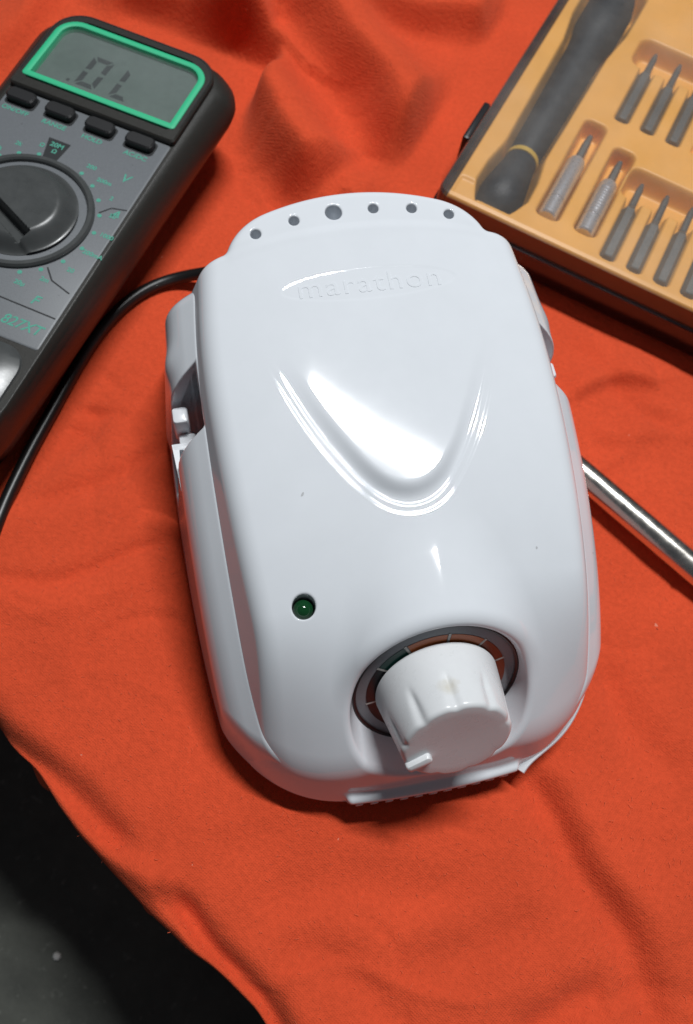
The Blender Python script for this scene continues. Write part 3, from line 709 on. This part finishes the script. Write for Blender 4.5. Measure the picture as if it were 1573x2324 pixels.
for a_, t in vals.items():
    c_, s_ = math.cos(rad(a_)), math.sin(rad(a_))
    MB().revolve([(0.085, PZ - .01), (0.085, PZ + 0.008)], 14, (DCX + 2.78 * c_, DCY + 2.78 * s_, 0)).out('scale_dot', M_print, meter, False)
    R_ = 3.25
    print_txt(t, DCX + R_ * c_ * 1.0, DCY + R_ * s_, 0.26, 'scale_value')
MB().loft([[(DCX + p[0], DCY + p[1], z) for p in ((-0.52, 2.50), (-0.02, 2.50), (0.10, 3.62), (-0.80, 3.62))] for z in (PZ - .01, PZ + 0.004)]).out('range_wedge', M_line, meter, False)
print_txt('20M', DCX - 0.34, DCY + 3.36, 0.30, 'scale_value'); print_txt('Ω', DCX - 0.30, DCY + 3.05, 0.26, 'scale_value')
def pline(pts, wd=0.03):
    b = MB()
    for p, q in zip(pts[:-1], pts[1:]):
        d = np.array(q) - np.array(p); n = np.array([-d[1], d[0]]) / np.linalg.norm(d) * wd
        b.loft([[(*(np.array(p) + n), z), (*(np.array(p) - n), z), (*(np.array(q) - n), z), (*(np.array(q) + n), z)] for z in (PZ - .01, PZ + .005)])
    return b.out('panel_line', M_line, meter, False)
pline([(2.45, -2.0), (2.75, -1.6), (3.3, -1.45)]); pline([(2.0, -5.0), (2.4, -5.45), (3.2, -5.7)]); pline([(-3.3, -6.75), (3.28, -6.85)])
# rotary selector
sel = MB().revolve([(2.62, PZ - .02), (2.62, PZ + .10), (2.56, PZ + .18), (2.42, PZ + .18), (2.36, PZ + .12), (2.34, PZ - .02)], 96, (DCX, DCY, 0), cap=False).out('selector_ring', M_mknob, meter)
def sel_knob():
    nr, na = 70, 160; V = []; F = []
    px, py = 0.45, 0.89; 
    for i in range(nr):
        r = 2.06 * (i / (nr - 1))
        for j in range(na):
            a_ = 2 * math.pi * j / na; x, y = r * math.cos(a_), r * math.sin(a_)
            p = x * px + y * py; q = x * 0.89 - y * 0.45
            h = 0.62 - 0.50 * float(sstep(1.35, 2.06, np.array(r))) ** 1.3
            gr = float(sstep(-0.42, -0.50, np.array(p)) * sstep(-1.02, -0.94, np.array(p)) * sstep(1.45, 1.35, np.array(q)))
            h -= 0.58 * gr * (1 if h > .3 else h / .3)
            h -= 0.10 * float(sstep(-0.9, -1.0, np.array(p)))
            V.append((x + DCX, y + DCY, PZ + max(h, 0.02)))
    for i in range(nr - 1):
        for j in range(na): F.append((i * na + j, i * na + (j + 1) % na, (i + 1) * na + (j + 1) % na, (i + 1) * na + j))
    return mesh('selector_knob', V, F, M_mknob, meter, True, angle=55)
sel_knob()
# sloping lower front with a jack boss
MB().loft([ring(3.30, 1.80, .9, 3.80, -10.15), ring(3.20, 1.70, .9, 4.0, -10.15), ring(2.9, 1.45, .9, 4.14, -10.15), ring(2.4, 1.1, .8, 4.22, -10.15), ring(1.4, 0.5, .4, 4.26, -10.15)]).out('jack_cover', M_mknob, meter)

# ------------------------------------------------------------------ tool case with bits
KX, KY, KR = 0.54, 26.30, rad(-14.5)
case = thing('tool_case', 'clear-lidded bit case with orange moulded tray and black side latch', 'tool case', (KX, KY, 0.0), KR)
CWX, CWY = 18.0, 21.0
def krect(i, z): return [(CWX / 2 + p[0] - 0.25, CWY / 2 + p[1] - 0.30, z) for p in rrect(CWX / 2 - i, CWY / 2 - i, max(0.7 - i, .15), 8)]
MB().loft([krect(0.35, 0.02), krect(0.20, 0.15), krect(0.16, 1.35), krect(0.02, 1.40), krect(0.02, 1.55), krect(0.24, 1.55), krect(0.26, 0.20)], cap=False).add(krect(0.26, 0.2), [tuple(range(36))]).out('case_base', M_case, case, angle=40)
lid = MB().loft([krect(0.14, 2.55), krect(0.22, 2.70), krect(0.36, 2.75)], cap=False)
lid.add(krect(0.36, 2.75), [tuple(range(36))])
MB().loft([krect(0.0, 1.57), krect(0.0, 1.70), krect(0.10, 1.75), krect(0.14, 2.545)], cap=False).out('lid_wall', M_wall, case, angle=40)
lid.out('case_lid', M_lid, case, angle=40)
MB().tube(krect(0.05, 1.68) + krect(0.05, 1.68)[:1], 0.07, 8).out('lid_rim', M_case, case)
MB().box(-0.50, -0.18, 3.6, 6.1, 0.9, 2.3, 0.08).out('latch', M_latch, case)
def tray_height(x, y):
    z = np.full(x.shape, 2.28)
    def rbox(cx, cy, hx, hy, r):
        dx = np.abs(x - cx) - hx + r; dy = np.abs(y - cy) - hy + r
        return np.hypot(np.maximum(dx, 0), np.maximum(dy, 0)) + np.minimum(np.maximum(dx, dy), 0) - r
    def sink(z, d, dep, e=0.16): return np.minimum(z, 2.28 - dep * (1 - sstep(-e, e * 0.6, d)))
    hw = np.interp(y, [0.7, 1.0, 1.8, 3.0, 4.3, 4.7, 8, 12, 14, 17, 18.5], [.7, .85, 1.15, 1.12, .92, .90, .98, 1.06, 1.35, 1.4, 0.6])
    z = sink(z, np.maximum(np.abs(x - 2.25) - hw, 0.78 - y), 1.5, 0.22)
    z = sink(z, rbox(4.48, 4.6, 0.52, 3.15, .3), 0.9)
    z = sink(z, rbox(6.22, 4.2, 0.50, 2.70, .3), 0.9)
    for i in range(6):
        z = sink(z, rbox(7.55 + 1.23 * i, 3.2, 0.34, 2.45, .2), 0.6, 0.10)
    for i in range(9):
        z = sink(z, rbox(5.38 + 1.27 * i, 11.0, 0.34, 2.5, .2), 0.6, 0.10)
    z = sink(z, rbox(7.0 + 4.6, 5.35, 4.8, 0.85, .5), 0.95, 0.28)
    z = sink(z, rbox(4.7 + 6, 13.4, 6.2, 0.95, .5), 0.95, 0.28)
    edge = np.minimum(np.minimum(x - 0.12, CWX - 0.62 - x), np.minimum(y - 0.08, CWY - 0.72 - y))
    z -= 1.9 * (1 - sstep(0.0, 0.22, edge))**1.5
    z -= 0.10 * (1 - sstep(-0.1, 0.1, rbox(0.95, 1.0, 0.55, 0.55, .15)))
    return z
gx = np.arange(0.10, CWX - 0.58, 0.06); gy = np.arange(0.06, CWY - 0.68, 0.06)
gX, gY = np.meshgrid(gx, gy, indexing='ij'); gZ = tray_height(gX, gY)
I = np.arange(gX.size).reshape(gX.shape)
mesh('orange_tray', np.stack([gX, gY, gZ], -1).reshape(-1, 3), np.stack([I[:-1, :-1], I[1:, :-1], I[1:, 1:], I[:-1, 1:]], -1).reshape(-1, 4), M_tray, case)

def in_case(name, label, cat, x, y, z, group=None):
    c_, s_ = math.cos(KR), math.sin(KR)
    return thing(name, label, cat, (KX + x * c_ - y * s_, KY + x * s_ + y * c_, z), KR, group)
hd = in_case('bit_screwdriver', 'long black textured screwdriver handle with yellow ring in the orange tray', 'screwdriver', 2.25, 0.95, 1.55)
MB().revolve([(0.2, -0.1), (0.45, -0.03), (0.68, 0.12), (0.85, 0.33), (0.97, 0.63), (1.03, 1.0), (1.02, 1.35), (0.95, 1.9), (0.82, 2.7), (0.72, 3.4)], 40, ax='y').out('end_cap', M_handle, hd)
MB().revolve([(0.715, 3.40), (0.77, 3.42), (0.77, 3.66), (0.715, 3.68)], 40, ax='y').out('yellow_ring', M_yellow, hd)
MB().revolve([(0.72, 3.68), (0.76, 4.2), (0.84, 8.0), (0.92, 11.5), (1.0, 12.4), (1.16, 13.2), (1.18, 15.2), (1.0, 16.2), (0.4, 16.4)], 40, ax='y').out('grip', M_handle, hd)
MB().revolve([(0.20, -0.115), (0.18, 0.1)], 12, ax='y').out('end_socket', M_line, hd)
def driver(name, label, x, y, L):
    t = in_case(name, label, 'nut driver', x, y, 1.98, 'nickel drivers in the tray')
    MB().revolve([(0.36, 0.0), (0.42, 0.06), (0.42, 0.95), (0.385, 0.98), (0.385, 1.06), (0.42, 1.09), (0.42, L * 0.64), (0.36, L * 0.68)], 36, ax='y').out('sleeve', M_silver, t)
    MB().revolve([(0.20, L * 0.66), (0.18, L * 0.9), (0.13, L)], 6, ax='y').out('tip', M_bit, t, False)
    return t
driver('nut_driver', 'longer plain nickel driver beside the black screwdriver handle', 4.48, 1.65, 5.5)
kd = driver('nut_driver', 'shorter knurled nickel driver right of the plain one', 6.22, 1.65, 4.8)
for k in range(9):
    MB().revolve([(0.425, 1.3 + k * 0.17), (0.435, 1.36 + k * 0.17), (0.425, 1.42 + k * 0.17)], 30, ax='y', cap=False).out('knurl_ring', M_silver, kd)
def bit(label, x, y, L, group, thin):
    t = in_case('screwdriver_bit', label, 'screwdriver bit', x, y, 2.0, group)
    MB().revolve([(0.28, 0.0), (0.32, 0.05), (0.32, L * thin), (0.17, L * (thin + .07))], 6, ax='y').out('shank', M_bit, t, False)
    MB().revolve([(0.17, L * (thin + .065)), (0.155, L * 0.93), (0.09, L)], 12, ax='y').out('blade', M_bit, t, False)
for i, (l, th) in enumerate((('leftmost grey steel bit in the lower row of the tray', .62), ('second grey steel bit from left in the lower row of the tray', .56), ('third grey steel bit from left in the lower row of the tray', .6), ('fourth grey steel bit from left in the lower row, cut by the photo edge', .58))):
    bit(l, 7.55 + 1.23 * i, 0.95, 4.8, 'bits in the lower row', th)
for i, (l, th) in enumerate((('leftmost grey steel bit in the upper row of the tray', .66), ('second grey steel bit from left in the upper row of the tray', .60), ('third grey steel bit from left in the upper row, at the photo edge', .62))):
    bit(l, 5.38 + 1.27 * i, 8.75, 5.2, 'bits in the upper row', th)

# ------------------------------------------------------------------ crumbs
def crumb(name, label, x, y, z, r, m, cat):
    rs = np.random.RandomState(int(abs(x * 100)) + 3); b = MB()
    b.revolve([(r * .4, -r * .4), (r, -r * .1), (r * .8, r * .4), (r * .3, r * .6)], 7, (0, 0, 0))
    b.v = [tuple(np.array(p) * (1 + .35 * (rs.rand(3) - .5))) for p in b.v]
    o = b.out(name, m, None, False, loc=(x, y, z)); tag(o, label, cat); return o
crumb('white_crumb', 'small white crumb on the dark floor below the cloth edge', -9.72, -8.46, FLOOR_Z + 0.15, 0.24, M_crumb, 'crumb')
